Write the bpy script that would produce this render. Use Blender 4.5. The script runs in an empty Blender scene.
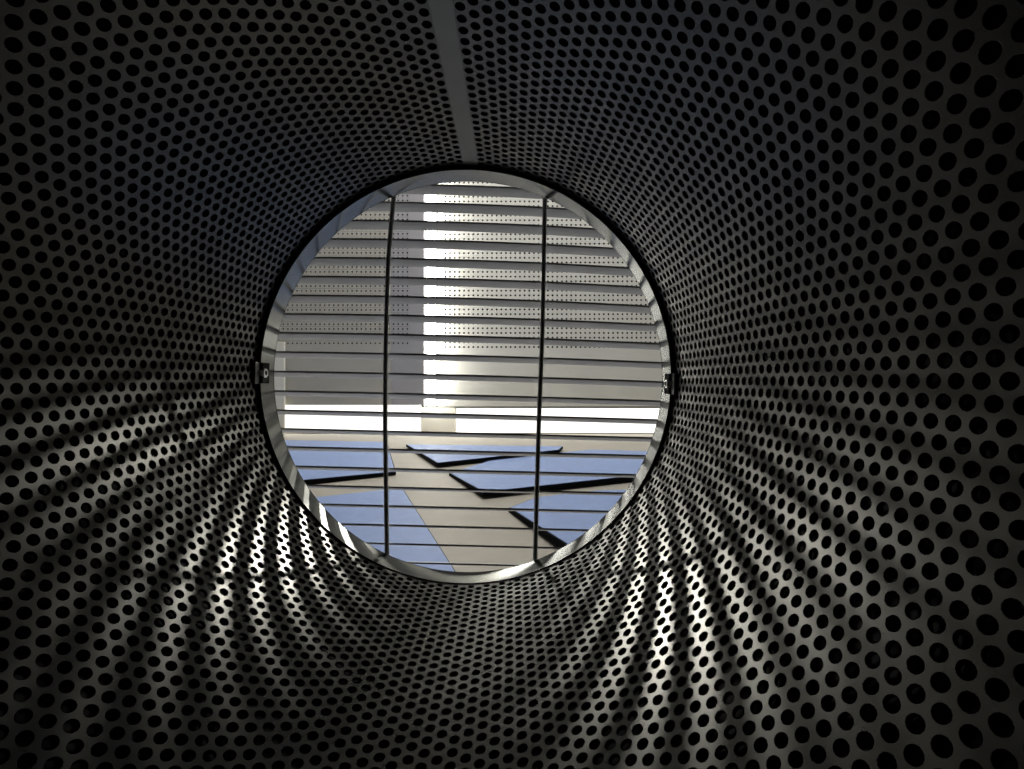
import bpy, math, random
import numpy as np
from mathutils import Matrix, Vector

random.seed(7)
S = bpy.context.scene
COL = S.collection
PI = math.pi

# ------------------------------------------------------------------ camera, world, exposure
F = 453.04            # focal length in pixels of the 1024 px wide frame
H = 0.27              # height of the lens above the floor of the room
cam_d = bpy.data.cameras.new('camera')
cam = bpy.data.objects.new('camera', cam_d)
COL.objects.link(cam)
cam.location = (0, 0, H)
cam.rotation_euler = (PI / 2, 0, 0)
cam_d.sensor_fit = 'HORIZONTAL'
cam_d.sensor_width = 36.0
cam_d.lens = 36.0 * F / 1024
cam_d.clip_start = 0.002
cam_d.clip_end = 60
S.camera = cam

w = bpy.data.worlds.new('world')
S.world = w
w.use_nodes = True
w.node_tree.nodes['Background'].inputs[0].default_value = (0.97, 0.98, 1.0, 1)
w.node_tree.nodes['Background'].inputs[1].default_value = 0.07

S.view_settings.view_transform = 'Standard'
S.view_settings.look = 'None'
S.view_settings.exposure = 0.0
S.view_settings.gamma = 1.0
S.view_settings.use_curve_mapping = False

LAMP_LOW = 1.3        # emission of the low light panels
LAMP_TUBE = 18.0       # emission of the vertical light strip



def room_spot(name, loc, aim, energy, radius=0.015, color=(1.0, 0.97, 0.90)):
    l = bpy.data.lights.new(name, 'SPOT')
    l.energy = energy
    l.shadow_soft_size = radius
    l.color = color
    l.spot_size = math.radians(14)
    l.spot_blend = 1.0
    o = bpy.data.objects.new(name, l)
    COL.objects.link(o)
    o.location = loc
    o.rotation_euler = (Vector(aim) - Vector(loc)).to_track_quat('-Z', 'Y').to_euler()


room_spot('spotlight_left', (-0.63, 1.50, 0.71), (0.130, 0.240, 0.180), 31)
room_spot('spotlight_right', (0.24, 1.10, 0.67), (-0.150, 0.25, 0.175), 26)
room_spot('spotlight_far_left', (-0.95, 1.55, 0.60), (0.130, 0.235, 0.24), 6.5)
room_spot('spotlight_far_right', (0.72, 1.25, 0.53), (-0.165, 0.23, 0.24), 6)


cl = bpy.data.lights.new('overhead_fill', 'AREA')  # unseen overhead fill, added to brighten floor, boards and walls
cl.shape = 'RECTANGLE'
cl.size = 2.4
cl.size_y = 1.0
cl.energy = 31.0
cl.color = (1.0, 0.985, 0.95)
clo = bpy.data.objects.new('overhead_fill', cl)
COL.objects.link(clo)
clo.location = (0.0, 1.45, 2.3)


# ------------------------------------------------------------------ helpers
def P(x, y, Y):
    """pixel and depth -> a point of the room"""
    return Vector(((x - 512) / F * Y, Y, H - (y - 384.5) / F * Y))


def PZ(x, y, z):
    """pixel and height -> a point of the room"""
    Y = F * (H - z) / (y - 384.5)
    return Vector(((x - 512) / F * Y, Y, z))


def tag(o, label=None, cat=None, group=None, kind=None):
    if label: o['label'] = label
    if cat: o['category'] = cat
    if group: o['group'] = group
    if kind: o['kind'] = kind
    return o


def empty(name, M=None, loc=None):
    o = bpy.data.objects.new(name, None)
    o.empty_display_size = 0.02
    COL.objects.link(o)
    if M is not None: o.matrix_world = M
    if loc is not None: o.location = loc
    return o


def link(name, me, parent=None, mat=None):
    o = bpy.data.objects.new(name, me)
    COL.objects.link(o)
    if parent is not None: o.parent = parent
    if mat is not None:
        me.materials.clear()
        me.materials.append(mat)
    return o


def mesh_np(name, V, Fq, normals=None, smooth=True):
    """quads only, from numpy"""
    me = bpy.data.meshes.new(name)
    V = np.asarray(V, dtype=np.float32)
    Fq = np.asarray(Fq, dtype=np.int32)
    me.vertices.add(len(V))
    me.vertices.foreach_set('co', V.ravel())
    n = len(Fq)
    if normals is not None:               # wind every face the way its normals point
        a, b_, c, d = (V[Fq[:, k]] for k in range(4))
        g = np.cross(c - a, d - b_)
        mn = np.asarray(normals, dtype=np.float32)[Fq].mean(axis=1)
        flip = (g * mn).sum(axis=1) < 0
        Fq[flip] = Fq[flip][:, ::-1]
    me.loops.add(n * 4)
    me.loops.foreach_set('vertex_index', Fq.ravel())
    me.polygons.add(n)
    me.polygons.foreach_set('loop_start', np.arange(0, n * 4, 4, dtype=np.int32))
    me.polygons.foreach_set('loop_total', np.full(n, 4, dtype=np.int32))
    me.update(calc_edges=True)
    me.polygons.foreach_set('use_smooth', np.full(n, smooth, dtype=bool))
    if normals is not None:
        me.normals_split_custom_set_from_vertices(np.asarray(normals, dtype=np.float32).tolist())
    me.validate()
    return me


class MB:
    """collects simple shapes into ONE mesh"""
    def __init__(self):
        self.v = []
        self.f = []

    def add(self, vs, fs):
        b = len(self.v)
        self.v += [tuple(p) for p in vs]
        self.f += [tuple(b + i for i in q) for q in fs]

    def prism(self, poly, off):
        """poly (list of points) swept by the vector off"""
        n = len(poly)
        off = Vector(off)
        vs = [Vector(p) for p in poly] + [Vector(p) + off for p in poly]
        fs = [tuple(range(n))[::-1], tuple(range(n, 2 * n))]
        fs += [(i, (i + 1) % n, n + (i + 1) % n, n + i) for i in range(n)]
        self.add(vs, fs)

    def box(self, x0, x1, y0, y1, z0, z1):
        self.prism([(x0, y0, z0), (x1, y0, z0), (x1, y1, z0), (x0, y1, z0)], (0, 0, z1 - z0))

    def loft(self, rings, closed=True, caps=True):
        n = len(rings[0])
        vs = [p for r in rings for p in r]
        fs = []
        for k in range(len(rings) - 1):
            for i in range(n if closed else n - 1):
                j = (i + 1) % n
                fs.append((k * n + i, k * n + j, (k + 1) * n + j, (k + 1) * n + i))
        if caps:
            fs.append(tuple(range(n))[::-1])
            fs.append(tuple((len(rings) - 1) * n + i for i in range(n)))
        self.add(vs, fs)

    def tube(self, pts, r, n=10):
        pts = [Vector(p) for p in pts]
        rings = []
        for k, p in enumerate(pts):
            d = (pts[min(k + 1, len(pts) - 1)] - pts[max(k - 1, 0)]).normalized()
            a = d.cross(Vector((0, 1, 0)))
            if a.length < 0.1: a = d.cross(Vector((1, 0, 0)))
            a.normalize()
            b = d.cross(a)
            rings.append([p + a * r * math.cos(2 * PI * i / n) + b * r * math.sin(2 * PI * i / n) for i in range(n)])
        self.loft(rings)

    def lathe(self, prof, n=128, closed=True):
        """prof: (radius, axial) points turned about local z; closed profile"""
        m = len(prof)
        vs = [(r * math.cos(2 * PI * i / n), r * math.sin(2 * PI * i / n), z) for i in range(n) for r, z in prof]
        fs = []
        for i in range(n):
            j = (i + 1) % n
            for k in range(m if closed else m - 1):
                l = (k + 1) % m
                fs.append((i * m + k, j * m + k, j * m + l, i * m + l))
        self.add(vs, fs)

    def build(self, name, mat, parent=None, bevel=0, smooth=False, seg=2):
        me = bpy.data.meshes.new(name)
        me.from_pydata(self.v, [], self.f)
        me.validate()
        import bmesh
        bm = bmesh.new()
        bm.from_mesh(me)
        bmesh.ops.recalc_face_normals(bm, faces=bm.faces)
        bm.to_mesh(me)
        bm.free()
        if smooth:
            me.polygons.foreach_set('use_smooth', np.ones(len(me.polygons), dtype=bool))
            me.set_sharp_from_angle(angle=math.radians(35))
        o = link(name, me, parent, mat)
        if bevel:
            b = o.modifiers.new('bevel', 'BEVEL')
            b.width = bevel
            b.segments = seg
            b.limit_method = 'ANGLE'
        return o


# ------------------------------------------------------------------ materials
def mat(name, col, rough=0.5, metal=0.0, noise=None, bump=None, spec=0.5, emit=None, emit_s=0.0, aniso=0.0):
    m = bpy.data.materials.new(name)
    m.use_nodes = True
    nt = m.node_tree
    b = nt.nodes['Principled BSDF']
    b.inputs['Base Color'].default_value = (*col, 1)
    b.inputs['Roughness'].default_value = rough
    b.inputs['Metallic'].default_value = metal
    b.inputs['Specular IOR Level'].default_value = spec
    b.inputs['Anisotropic'].default_value = aniso
    if emit:
        b.inputs['Emission Color'].default_value = (*emit, 1)
        b.inputs['Emission Strength'].default_value = emit_s
    tc = nt.nodes.new('ShaderNodeTexCoord')
    if noise:
        scale, amt = noise
        n = nt.nodes.new('ShaderNodeTexNoise')
        n.inputs['Scale'].default_value = scale
        n.inputs['Detail'].default_value = 5
        nt.links.new(tc.outputs['Object'], n.inputs['Vector'])
        r = nt.nodes.new('ShaderNodeValToRGB')
        r.color_ramp.elements[0].position = 0.3
        r.color_ramp.elements[1].position = 0.7
        r.color_ramp.elements[0].color = (*[c * (1 - amt) for c in col], 1)
        r.color_ramp.elements[1].color = (*[min(1, c * (1 + amt)) for c in col], 1)
        nt.links.new(n.outputs['Fac'], r.inputs['Fac'])
        nt.links.new(r.outputs['Color'], b.inputs['Base Color'])
        rr = nt.nodes.new('ShaderNodeMapRange')
        rr.inputs['To Min'].default_value = max(0.02, rough - 0.06)
        rr.inputs['To Max'].default_value = min(1, rough + 0.06)
        nt.links.new(n.outputs['Fac'], rr.inputs['Value'])
        nt.links.new(rr.outputs['Result'], b.inputs['Roughness'])
    if bump:
        scale, st, dist = bump
        n2 = nt.nodes.new('ShaderNodeTexNoise')
        n2.inputs['Scale'].default_value = scale
        n2.inputs['Detail'].default_value = 3
        nt.links.new(tc.outputs['Object'], n2.inputs['Vector'])
        bp = nt.nodes.new('ShaderNodeBump')
        bp.inputs['Strength'].default_value = st
        bp.inputs['Distance'].default_value = dist
        nt.links.new(n2.outputs['Fac'], bp.inputs['Height'])
        nt.links.new(bp.outputs['Normal'], b.inputs['Normal'])
    return m


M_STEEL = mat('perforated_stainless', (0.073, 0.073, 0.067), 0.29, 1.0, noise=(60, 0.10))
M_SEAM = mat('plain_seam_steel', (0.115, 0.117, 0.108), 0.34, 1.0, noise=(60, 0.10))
M_CHROME = mat('polished_steel', (0.23, 0.235, 0.22), 0.20, 1.0, noise=(40, 0.06))
M_BLACK = mat('black_housing', (0.006, 0.006, 0.006), 0.8, noise=(20, 0.2), spec=0.2)
M_BRACKET = mat('blackened_steel', (0.03, 0.03, 0.03), 0.4, 0.6, noise=(300, 0.2))
M_CLIP = mat('dull_zinc_clip', (0.16, 0.16, 0.15), 0.55, 0.1, noise=(300, 0.1))
M_SCREW = mat('screw_steel', (0.75, 0.75, 0.72), 0.25, 1.0, noise=(400, 0.1))
M_SLAT = mat('grey_slat_paint', (0.66, 0.67, 0.69), 0.38, 0.0, noise=(90, 0.06))
M_ROD = mat('grey_rod_metal', (0.72, 0.73, 0.70), 0.35, 0.1, noise=(150, 0.1))
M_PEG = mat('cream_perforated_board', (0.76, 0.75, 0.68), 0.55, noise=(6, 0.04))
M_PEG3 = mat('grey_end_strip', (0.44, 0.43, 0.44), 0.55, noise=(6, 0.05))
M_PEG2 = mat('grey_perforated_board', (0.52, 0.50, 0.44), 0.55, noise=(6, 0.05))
M_DARKHOLE = mat('dark_backing', (0.03, 0.03, 0.025), 0.9, noise=(10, 0.2))
M_WHITE = mat('white_panel_paint', (0.94, 0.91, 0.80), 0.6, noise=(8, 0.03))
M_CREAM = mat('cream_plaster', (0.62, 0.60, 0.50), 0.7, noise=(8, 0.04), bump=(120, 0.1, 0.002))
M_WALL = mat('pale_plaster', (0.60, 0.58, 0.50), 0.8, noise=(5, 0.05), bump=(90, 0.15, 0.003))
M_FLOOR = mat('beige_floor', (0.50, 0.46, 0.39), 0.6, noise=(14, 0.05), bump=(200, 0.1, 0.001))
M_BLUE = mat('blue_board_face', (0.31, 0.42, 0.72), 0.6, noise=(50, 0.07), bump=(300, 0.15, 0.001))
M_EDGE = mat('black_board_edge', (0.006, 0.006, 0.008), 0.9, noise=(60, 0.2), spec=0.1)
M_LAMP = mat('lit_diffuser', (0.9, 0.9, 0.88), 0.5, emit=(1.0, 0.985, 0.93), emit_s=LAMP_LOW)
M_TUBE = mat('lit_tube', (0.9, 0.9, 0.88), 0.5, emit=(1.0, 0.985, 0.92), emit_s=LAMP_TUBE)
M_FRAME = mat('lamp_frame', (0.55, 0.54, 0.50), 0.5, noise=(20, 0.05))

# ------------------------------------------------------------------ the room
b = MB(); b.box(-4, 4, -0.60, 2.80, -0.05, 0.0)
floor = tag(b.build('floor', M_FLOOR), 'beige floor under the blue boards', kind='structure')
b = MB(); b.box(-4, 4, 2.55, 2.62, 0.0, 2.4)
wall_back = tag(b.build('wall_back', M_WALL), 'pale back wall behind the perforated boards', kind='structure')

YW = 2.47             # front of the right board and the light panels
KX = YW / F


def perforated_board(x0, x1, z0, z1, y, hx, hz, pitch, r, th, n=8):
    """flat sheet facing -Y with a square grid of real round holes; hx, hz = columns and rows of hole centres"""
    V, Q, N = [], [], []

    def quad(a, b_, c, d, nrm=(0, -1, 0)):
        k = len(V)
        V.extend([a, b_, c, d]); N.extend([nrm] * 4); Q.append((k, k + 1, k + 2, k + 3))
    gx0, gx1 = hx[0] - pitch / 2, hx[-1] + pitch / 2
    gz0, gz1 = hz[0] - pitch / 2, hz[-1] + pitch / 2
    for a, b_, c, d in ((x0, x1, z0, gz0), (x0, x1, gz1, z1), (x0, gx0, gz0, gz1), (gx1, x1, gz0, gz1)):
        quad((a, y, c), (b_, y, c), (b_, y, d), (a, y, d))
    # rim of the sheet and the back
    quad((x0, y, z0), (x0, y + th, z0), (x1, y + th, z0), (x1, y, z0), (0, 0, -1))
    quad((x0, y, z1), (x1, y, z1), (x1, y + th, z1), (x0, y + th, z1), (0, 0, 1))
    quad((x0, y, z0), (x0, y, z1), (x0, y + th, z1), (x0, y + th, z0), (-1, 0, 0))
    quad((x1, y, z0), (x1, y + th, z0), (x1, y + th, z1), (x1, y, z1), (1, 0, 0))
    sq = [(1, 0), (1, 1), (0, 1), (-1, 1), (-1, 0), (-1, -1), (0, -1), (1, -1)]
    for cx in hx:
        for cz in hz:
            k = len(V)
            for i in range(8):
                a = PI / 4 * i
                V.append((cx + sq[i][0] * pitch / 2, y, cz + sq[i][1] * pitch / 2)); N.append((0, -1, 0))
                V.append((cx + r * math.cos(a), y, cz + r * math.sin(a))); N.append((0, -1, 0))
                V.append((cx + r * math.cos(a), y, cz + r * math.sin(a))); N.append((-math.cos(a), 0, -math.sin(a)))
                V.append((cx + r * math.cos(a), y + th, cz + r * math.sin(a))); N.append((-math.cos(a), 0, -math.sin(a)))
            for i in range(8):
                j = (i + 1) % 8
                Q.append((k + 4 * i, k + 4 * j, k + 4 * j + 1, k + 4 * i + 1))
                Q.append((k + 4 * i + 2, k + 4 * j + 2, k + 4 * j + 3, k + 4 * i + 3))
    return mesh_np('perforated_face', V, Q, N)


# right perforated board
pr = 4.665 * KX
hx = [P(524.6 + 4.665 * k, 0, YW).x for k in range(-17, 40)]
z_top = P(0, 96, YW).z
hz = [P(0, 347.0, YW).z + 4.70 * KX * k for k in range(0, 52)]
rb = empty('perforated_board', loc=(0, 0, 0))
tag(rb, 'wide cream perforated board right of the vertical light strip', 'board')
x0, x1 = P(424, 0, YW).x, hx[-1] + 0.06
zb = P(0, 406.5, YW).z
link('perforated_face', perforated_board(x0, x1, zb, hz[-1] + 0.06, YW, hx, hz, 4.68 * KX, 0.0060, 0.006), rb, M_PEG)
b = MB(); b.box(x0, x1, YW + 0.03, YW + 0.05, zb, hz[-1] + 0.06)
b.build('backing', M_DARKHOLE, rb)
b = MB(); b.box(x0, x1, YW + 0.0065, YW + 0.029, zb, zb + 0.02)
b.build('bottom_rail', M_CREAM, rb)

# left perforated board, a little nearer
YL = 2.40
KL = YL / F
lb = empty('perforated_board', loc=(0, 0, 0))
tag(lb, 'narrow grey perforated board left of the vertical light strip', 'board')
hx = [P(407.3 - 4.60 * k, 0, YL).x for k in range(0, 44)][::-1]
hz = [P(0, 343.2, YL).z + 4.76 * KL * k for k in range(0, 50)]
x0, x1 = hx[0] - 0.05, P(424, 0, YL).x
zb = P(0, 405.0, YL).z
ztop = hz[-1] + 0.06
xs = P(391.2, 0, YL).x
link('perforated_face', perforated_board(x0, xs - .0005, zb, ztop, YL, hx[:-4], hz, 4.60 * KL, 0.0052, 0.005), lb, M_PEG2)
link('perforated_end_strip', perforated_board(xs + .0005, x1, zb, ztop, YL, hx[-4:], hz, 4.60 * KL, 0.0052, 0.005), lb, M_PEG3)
b = MB(); b.box(x0, x1 - 0.002, YL + 0.0055, YL + 0.03, zb, ztop)
b.build('backing', M_DARKHOLE, lb)

# cream block at the far left
b = MB()
a0, a1 = P(225, 0, 2.36).x, P(284.3, 0, 2.36).x
zt = P(0, 341.7, 2.36).z
b.box(a0, a1, 2.36, 2.375, 0.0, zt)
tag(b.build('cream_panel', M_WHITE, bevel=0.003), 'plain pale cream panel standing at the far left end of the low light band', 'panel')

# vertical light strip: body and glowing diffuser
vs = empty('light_strip', loc=(0, 0, 0))
tag(vs, 'tall vertical light strip glowing between the two perforated boards', 'lamp')
xt = P(431, 0, 2.415).x
z0, z1 = P(0, 405.5, 2.42).z, 1.60
b = MB(); b.box(xt - 0.02, xt + 0.02, 2.447, 2.4695, z0, z1); b.build('mounting_rail', M_FRAME, vs)
b = MB(); b.tube([(xt, 2.42, z0), (xt, 2.42, z1 - .02)], 0.025, 24); b.build('glowing_tube', M_TUBE, vs, smooth=True)
for za in (z1 - .02,):
    b = MB(); b.tube([(xt, 2.42, za), (xt, 2.42, za + .02)], 0.026, 24); b.build('end_cap', M_FRAME, vs, smooth=True)


# low horizontal light panels
def light_panel(xa, xb, ya, yb, label):
    o = empty('wall_lamp', loc=(0, 0, 0))
    tag(o, label, 'lamp')
    A, B_ = P(xa, 0, YW).x, P(xb, 0, YW).x
    za, zb_ = P(0, yb, YW).z, P(0, ya, YW).z
    b = MB(); b.box(A, B_, YW + 0.012, YW + 0.04, max(0.0, za - 0.002), zb_)
    b.build('housing', M_FRAME, o)
    b = MB(); b.box(A + 0.002, B_ - 0.002, YW, YW + 0.0115, za + 0.003, zb_ - 0.002)
    b.build('diffuser', M_LAMP, o, bevel=0.002)
    return o


light_panel(240, 421, 398.0, 433.2, 'long low white light panel under the left perforated board')
light_panel(456, 760, 408.0, 433.2, 'long low white light panel under the right perforated board')
b = MB()
b.box(P(421.6, 0, YW).x, P(455.4, 0, YW).x, YW + 0.004, YW + 0.05, 0.0, P(0, 407.2, YW).z)
tag(b.build('cream_panel', M_WHITE, bevel=0.002), 'short cream panel between the two low light panels', 'panel')


# ------------------------------------------------------------------ blue boards on the floor
def board(top, th, label):
    o = empty('blue_board', loc=(0, 0, 0))
    tag(o, label, 'board')
    n = len(top)
    b = MB()
    c = sum(top, Vector()) / n
    ins = [p + (c - p) * (0.004 / max(1e-6, (c - p).length)) for p in top]
    lo = [Vector((p.x, p.y, max(0.0005, p.z - th))) for p in top]
    hi = [p - Vector((0, 0, 0.0012)) for p in top]
    b.add(hi + lo, [tuple(range(n))] + [tuple(range(n, 2 * n))[::-1]] +
          [(i, n + i, n + (i + 1) % n, (i + 1) % n) for i in range(n)])
    b.build('board_core', M_EDGE, o)
    b = MB()
    hi2 = [p - Vector((0, 0, 0.0011)) for p in ins]
    b.add(ins + hi2, [tuple(range(n))] + [tuple(range(n, 2 * n))[::-1]] +
          [(i, n + i, n + (i + 1) % n, (i + 1) % n) for i in range(n)])
    b.build('blue_face', M_BLUE, o)
    return o


board([PZ(437, 462.8, .018), PZ(559.5, 449.6, .018), PZ(563, 446.2, .014), PZ(406, 444.3, .013)], .0095,
      'blue-topped board with black edge, farthest one right of the beige path')
board([PZ(483, 491.8, .018), PZ(598, 479.6, .018), PZ(690, 470, .018), PZ(725, 453, .006), PZ(591, 449.4, .0055), PZ(494, 459, .0055), PZ(449, 473, .008)], .0115,
      'blue-topped board with long black front edge, middle one right of the beige path')
board([PZ(622, 579, .026), PZ(760, 556, .026), PZ(735, 487, .006), PZ(598, 490, .006), PZ(535, 497, .006), PZ(508.5, 507.5, .010)], .016,
      'blue-topped board with black left side, nearest one right of the beige path')
board([PZ(180, 491.5, .016), PZ(303, 480, .016), PZ(396, 471.5, .012), PZ(387, 441.8, .008), PZ(180, 438, .008)], .009,
      'blue-topped board with black front edge, far one left of the beige path')
board([PZ(330, 620, .012), PZ(482, 612, .012), PZ(402.5, 487.5, .006), PZ(300, 498.5, .006), PZ(180, 506, .006)], .006,
      'plain blue-topped board, near one left of the beige path')

# ------------------------------------------------------------------ the drum
R = 0.117
# fitted pose of the drum round the lens (units of R)
CX, CY, YAW, PIT = 0.220144, -0.025288, 0.000683, -0.00781
CSTEP, DEND, TH0, Z00, SKEW = 0.0370087, 2.164949, 1.4917685, 1.244420, 0.00084227
PITCH = CSTEP * 1.15470054


def drum_matrix():
    cy_, sy = math.cos(YAW), math.sin(YAW)
    cp, sp = math.cos(PIT), math.sin(PIT)
    Ry = Matrix(((cy_, 0, -sy), (0, 1, 0), (sy, 0, cy_)))
    Rp = Matrix(((1, 0, 0), (0, cp, -sp), (0, sp, cp)))
    A = Rp @ Ry                                  # drum frame -> lens frame (x right, y up, z ahead)
    C = Vector((CX, CY, 0))
    t = -(A @ C) * R
    sw = Matrix(((1, 0, 0), (0, 0, 1), (0, 1, 0)))   # lens frame -> room (x, depth, up)
    Mr = sw @ A
    tt = sw @ t + Vector((0, 0, H))
    # the drum frame (x right, y up, z ahead) is left-handed: flip its x so that the empty has a proper rotation
    Mr = Mr @ Matrix(((-1, 0, 0), (0, 1, 0), (0, 0, 1)))
    M4 = Mr.to_4x4()
    M4.translation = tt
    return M4


DM = drum_matrix()
root = empty('perforated_drum', M=DM)
tag(root, 'round perforated steel drum seen from inside, with a plain seam along its top', 'drum')


def cyl(th, z, r):
    """drum coordinates (R units); x flipped to match the empty"""
    return np.stack([-r * np.cos(th) * R, r * np.sin(th) * R, z * R], -1)


def build_sheet():
    ms = np.arange(0, -168, -1)
    js = np.arange(-36, 23)
    hr = PITCH * 0.332                 # hole radius
    ch = hr * 0.09                     # rolled edge of the punched hole
    th_sheet = 0.009
    k12 = np.arange(12)
    ang = k12 * PI / 6
    c2, p2 = CSTEP / 2, PITCH / 2
    per = np.array([(c2, 0), (c2, p2), (c2 * .5, p2), (0, p2), (-c2 * .5, p2), (-c2, p2), (-c2, 0), (-c2, -p2), (-c2 * .5, -p2),
                    (0, -p2), (c2 * .5, -p2), (c2, -p2)])
    hole = np.stack([np.cos(ang), np.sin(ang)], 1)
    V, N, Q = [], [], []
    base = 0
    strips = []
    for m in ms:
        th = TH0 + m * CSTEP
        drift = SKEW * m * CSTEP + (0.19 * PITCH * max(0, (-m - 77)) / 90.0)
        zc = Z00 + (js + (m % 2) * 0.5) * PITCH + drift
        zc = zc[zc + p2 < DEND + 0.004]
        strips.append((th, zc[0] - p2, zc[-1] + p2))
        for z in zc:
            # inner face: perimeter + hole
            rings = [(per[:, 0], per[:, 1], 1.0, 'r'), (hole[:, 0] * (hr + ch), hole[:, 1] * (hr + ch), 1.0, 'r'),
                     (hole[:, 0] * (hr + ch), hole[:, 1] * (hr + ch), 1.0, 'c'), (hole[:, 0] * hr, hole[:, 1] * hr, 1.0 + ch, 'w'),
                     (hole[:, 0] * hr, hole[:, 1] * hr, 1.0 + th_sheet, 'w'),
                     (hole[:, 0] * hr, hole[:, 1] * hr, 1.0 + th_sheet, 'o'), (per[:, 0], per[:, 1], 1.0 + th_sheet, 'o')]
            for du, dz, rr, kind in rings:
                t = th + du
                V.append(cyl(t, z + dz, rr))
                rad = np.stack([np.cos(t), -np.sin(t), 0 * t], -1)       # inward normal (x flipped)
                if kind == 'r': nn = rad
                elif kind == 'o': nn = -rad
                else:
                    # normal of the hole wall: towards the hole's centre
                    tang = np.stack([np.sin(t), np.cos(t), 0 * t], -1)      # d/dtheta with x flipped
                    wn = -(tang * hole[:, 0:1] + np.array([0, 0, 1.0]) * hole[:, 1:2])
                    nn = wn if kind == 'w' else (wn * 0.35 + rad * 0.94)
                N.append(nn)
            for a, b_ in ((0, 1), (2, 3), (3, 4), (5, 6)):
                i = base + a * 12 + k12
                j = base + b_ * 12 + k12
                i2 = base + a * 12 + (k12 + 1) % 12
                j2 = base + b_ * 12 + (k12 + 1) % 12
                Q.append(np.stack([i, j, j2, i2], 1))
            base += 84
    V = np.concatenate(V); N = np.concatenate(N); Q = np.concatenate(Q)
    # plain margins at both ends of every column, and the seam strip
    V2, N2, Q2 = [], [], []

    def patch(t0, t1, za, zb, rr=1.0, s=1):
        k = len(V) + len(V2)
        for t, z in ((t0, za), (t1, za), (t1, zb), (t0, zb)):
            V2.append(cyl(np.array(t), np.array(z), rr))
            N2.append(np.array([math.cos(t), -math.sin(t), 0]) * s)
        Q2.append((k, k + 1, k + 2, k + 3))
    for th, za, zb in strips:
        patch(th - c2, th + c2, zb, max(DEND, zb + .001))
        patch(th - c2, th + c2, -0.32, za)
    V = np.concatenate([V, np.array(V2)]); N = np.concatenate([N, np.array(N2)]); Q = np.concatenate([Q, np.array(Q2)])
    return mesh_np('perforated_sheet', V, Q, N)


sheet = link('perforated_sheet', build_sheet(), root, M_STEEL)


def build_seam():
    V, N, Q = [], [], []
    a, b_ = TH0 + CSTEP / 2, TH0 + 2 * PI - 167.5 * CSTEP
    for k in range(6):
        for q in range(12):
            t0, t1 = a + (b_ - a) * k / 6, a + (b_ - a) * (k + 1) / 6
            za, zb = -0.32 + (DEND + .32) * q / 12, -0.32 + (DEND + .32) * (q + 1) / 12
            i = len(V)
            for t, z in ((t0, za), (t1, za), (t1, zb), (t0, zb)):
                V.append(cyl(np.array(t), np.array(z), 0.9995))
                N.append(np.array([math.cos(t), -math.sin(t), 0]))
            Q.append((i, i + 1, i + 2, i + 3))
    return mesh_np('seam_strip', V, Q, N)


link('seam_strip', build_seam(), root, M_SEAM)
# black outer shell of the drum with its closed back
b = MB()
b.lathe([(1.12 * R, -0.45 * R), (1.15 * R, -0.45 * R), (1.15 * R, DEND * R), (1.12 * R, DEND * R)], 96)
b.build('outer_shell', M_BLACK, root, smooth=True)
b = MB()
n = 64
b.loft([[(1.15 * R * math.cos(2 * PI * i / n), 1.15 * R * math.sin(2 * PI * i / n), z * R) for i in range(n)] for z in (-0.50, -0.455)])
b.build('back_plate', M_BLACK, root)
# black flange between the sheet and the collar
Z0 = DEND * R
b = MB()
b.lathe([(0.985 * R, Z0 + .0004), (1.149 * R, Z0 + .0004), (1.149 * R, Z0 + .003), (0.985 * R, Z0 + .003)], 160)
flange = b.build('flange', M_BLACK, root, smooth=True)

# ------------------------------------------------------------------ polished collar with two clips
OV = Matrix.Translation((0, -0.0009, 0)) @ Matrix.Diagonal((1, 1.007, 1, 1))
flange.matrix_local = OV
col = empty('polished_collar', M=DM @ OV)
tag(col, 'polished steel ring framing the round opening of the drum', 'ring')
RC = 0.981 * R
Z1 = Z0 * 1.056
b = MB()
b.lathe([(RC, Z0 + .0002), (RC + .0004, Z0), (RC + .0008, Z0), (RC + .0008, Z1), (RC, Z1)], 256)
b.build('collar_band', M_CHROME, col, smooth=True)
b = MB()
b.lathe([(RC - .0001, Z1 + .0001), (RC + .0016, Z1 + .0001), (RC + .0016, Z1 + .0007), (RC - .0001, Z1 + .0007)], 256)
b.build('rolled_lip', M_CHROME, col, bevel=0.0002)


def clip(deg):
    """a bent black clip that holds the collar to the drum, with a cap screw pointing at the drum's axis"""
    a = math.radians(deg)
    er = Vector((-math.cos(a), math.sin(a), 0))      # outwards
    et = Vector((math.sin(a), math.cos(a), 0))
    ez = Vector((0, 0, 1))
    b = MB()

    def slab(r0, r1, w_, za, zb):
        q = [er * r0 * R + et * w_ / 2 * s1 + ez * z for s1, z in ((-1, za), (1, za), (1, zb), (-1, zb))]
        b.prism(q, er * (r1 - r0) * R)
    slab(0.9842, 0.9965, 0.0120, Z0 - 0.0042, Z0 + 0.0001)
    br = b.build('clip', M_CLIP, col, bevel=0.0003)
    b = MB()
    slab(0.9735, 0.9805, 0.0115, Z0 + 0.0008, Z0 + 0.0082)
    b.build('clip_pad', M_BLACK, br, bevel=0.0003)
    # screw: head with a hexagonal socket
    n = 24
    c = ez * (Z0 + 0.0022)
    b = MB()

    def ring(rad, h, hexa=False):
        out = []
        for i in range(n):
            t = 2 * PI * i / n
            rr = rad
            if hexa:
                s = (t % (PI / 3)) - PI / 6
                rr = rad / math.cos(s) * math.cos(PI / 6)
            out.append(er * (0.986 * R - h) + c + et * rr * math.cos(t) + ez * rr * math.sin(t))
        return out
    b.loft([ring(.0026, 0), ring(.0026, .0024), ring(.0023, .0027), ring(.0014, .0027, True), ring(.0014, .0010, True)])
    b.build('cap_screw', M_SCREW, br, smooth=True)


clip(178.8)
clip(-1.8)

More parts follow.
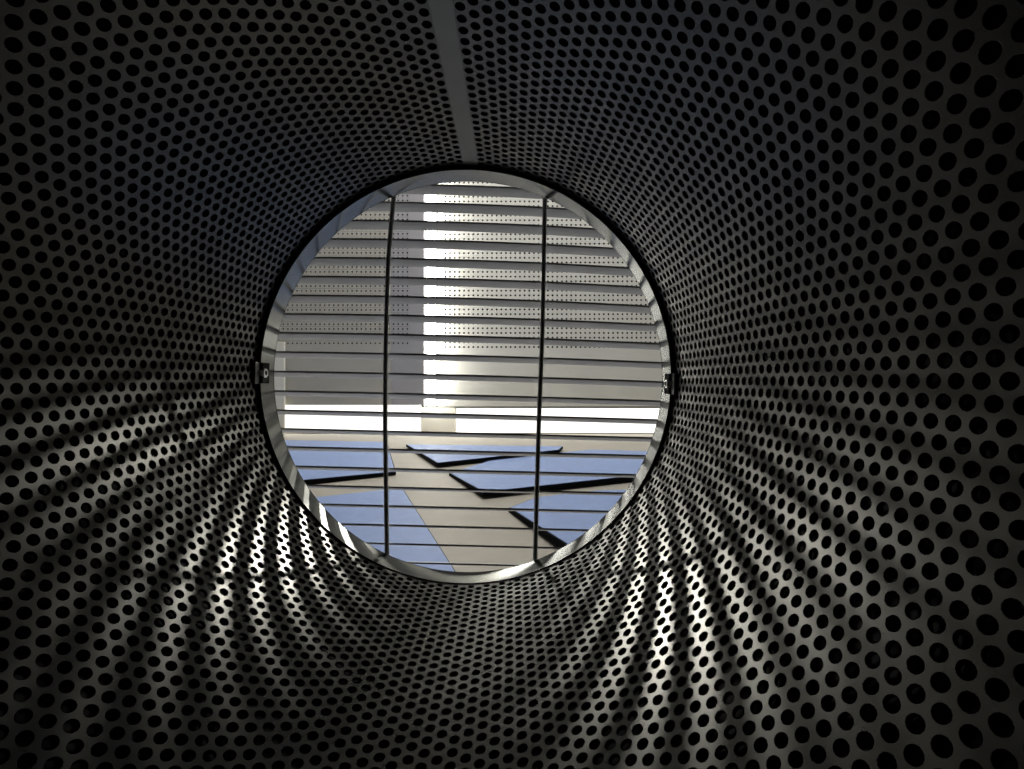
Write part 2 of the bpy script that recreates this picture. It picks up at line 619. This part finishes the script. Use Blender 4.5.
# ------------------------------------------------------------------ slatted grille behind the collar
YG = Z1 + 0.0045          # depth of the slats' near edges
gr = empty('slatted_grille', loc=(0, 0, 0))
tag(gr, 'grey grille of thin horizontal slats and two upright rods across the opening', 'grille')
YS = [146.5, 165.2, 183.5, 201.8, 220.3, 239, 257.9, 276.9, 296, 314.8, 334, 353.4, 373.2, 393, 412.3, 431, 449, 468.3, 487, 505.6, 524.8, 543.4, 562, 580.6, 599]
TH_S, DEP, DROP = 0.0011, 0.0070, 0.0024
for k, y in enumerate(YS):
    arc = 5.0 * max(0.0, 1 - (k - 2) / 13) if k >= 2 else 5.0
    rings = []
    for i in range(17):
        x = 222 + 500 * i / 16
        yy = y + 0.025 * (x - 400) + arc * (((x - 430) / 190) ** 2 - ((400 - 430) / 190) ** 2)
        p = P(x, yy, YG)
        prof = [(0, 0.00015), (0.00025, 0), (DEP, -DROP), (DEP + .0001, -DROP - TH_S * .8), (DEP - .0003, -DROP - TH_S),
                (0.0004, -TH_S), (0, -TH_S + .0002)]
        rings.append([(p.x, p.y + a, p.z + b_) for a, b_ in prof])
    b = MB()
    b.loft(rings)
    b.build('slat', M_SLAT, gr, smooth=True)
for pts in ([(399, 92), (393.8, 197), (390.4, 234), (388.4, 260), (386.9, 303), (385.6, 360), (385.2, 427), (386, 484), (387, 553), (388, 624)],
            [(547.6, 92), (544.9, 197), (542.4, 331), (540.8, 372), (538.7, 427), (536.8, 493), (535.2, 558), (534, 624)]):
    b = MB()
    b.tube([P(x, y, YG - 0.0015) for x, y in pts], 0.0014, 14)
    b.build('rod', M_ROD, gr, smooth=True)
for s in (-1, 1):
    b = MB()
    x0 = P(222 if s < 0 else 722, 0, YG).x
    b.box(min(x0, x0 + s * .012), max(x0, x0 + s * .012), YG - .002, YG + .010, P(0, 625, YG).z, P(0, 100, YG).z)
    b.build('frame_upright', M_SLAT, gr, bevel=0.001)

# ------------------------------------------------------------------ black housing that the drum sits in
hs = empty('appliance_housing', loc=(0, 0, 0))
tag(hs, 'black box housing that hides the outside of the perforated drum', 'housing')
cxw = DM.translation
x0, x1 = cxw.x - 0.17, cxw.x + 0.17
y0, y1 = -0.10, Z0 + 0.0035
z0, z1 = 0.0, 0.46
t = 0.006
for nm, bb in (('side_panel', (x0 - t, x0, y0, y1, z0, z1)), ('side_panel', (x1, x1 + t, y0, y1, z0, z1)),
               ('bottom_panel', (x0, x1, y0, y1, z0, z0 + t)), ('top_panel', (x0, x1, y0, y1, z1 - t, z1)),
               ('back_panel', (x0, x1, y0 - t, y0, z0, z1))):
    b = MB(); b.box(*bb); b.build(nm, M_BLACK, hs)
# front panel with a round hole that the collar fills
b = MB()
n = 96
cx_, cz_ = (DM @ Vector((0, 0, Z0))).x, (DM @ Vector((0, 0, Z0))).z
ro = RC + .0021
inner, outer = [], []
for i in range(n):
    a = 2 * PI * i / n
    ca, sa = math.cos(a), math.sin(a)
    inner.append((cx_ + ro * ca, cz_ + ro * sa))
    s = min(((x1 + t - cx_) if ca > 0 else (cx_ - x0 + t)) / max(1e-6, abs(ca)), ((z1 - cz_) if sa > 0 else cz_ - z0) / max(1e-6, abs(sa)))
    outer.append((cx_ + s * ca, cz_ + s * sa))
vsx = []
for yy in (y1, y1 + 0.006):
    vsx += [(a, yy, b_) for a, b_ in inner] + [(a, yy, b_) for a, b_ in outer]
fs = []
for i in range(n):
    j = (i + 1) % n
    fs += [(i, j, n + j, n + i), (2 * n + i, 3 * n + i, 3 * n + j, 2 * n + j), (i, 2 * n + i, 2 * n + j, j), (n + i, n + j, 3 * n + j, 3 * n + i)]
b.add(vsx, fs)
b.build('front_panel', M_BLACK, hs)
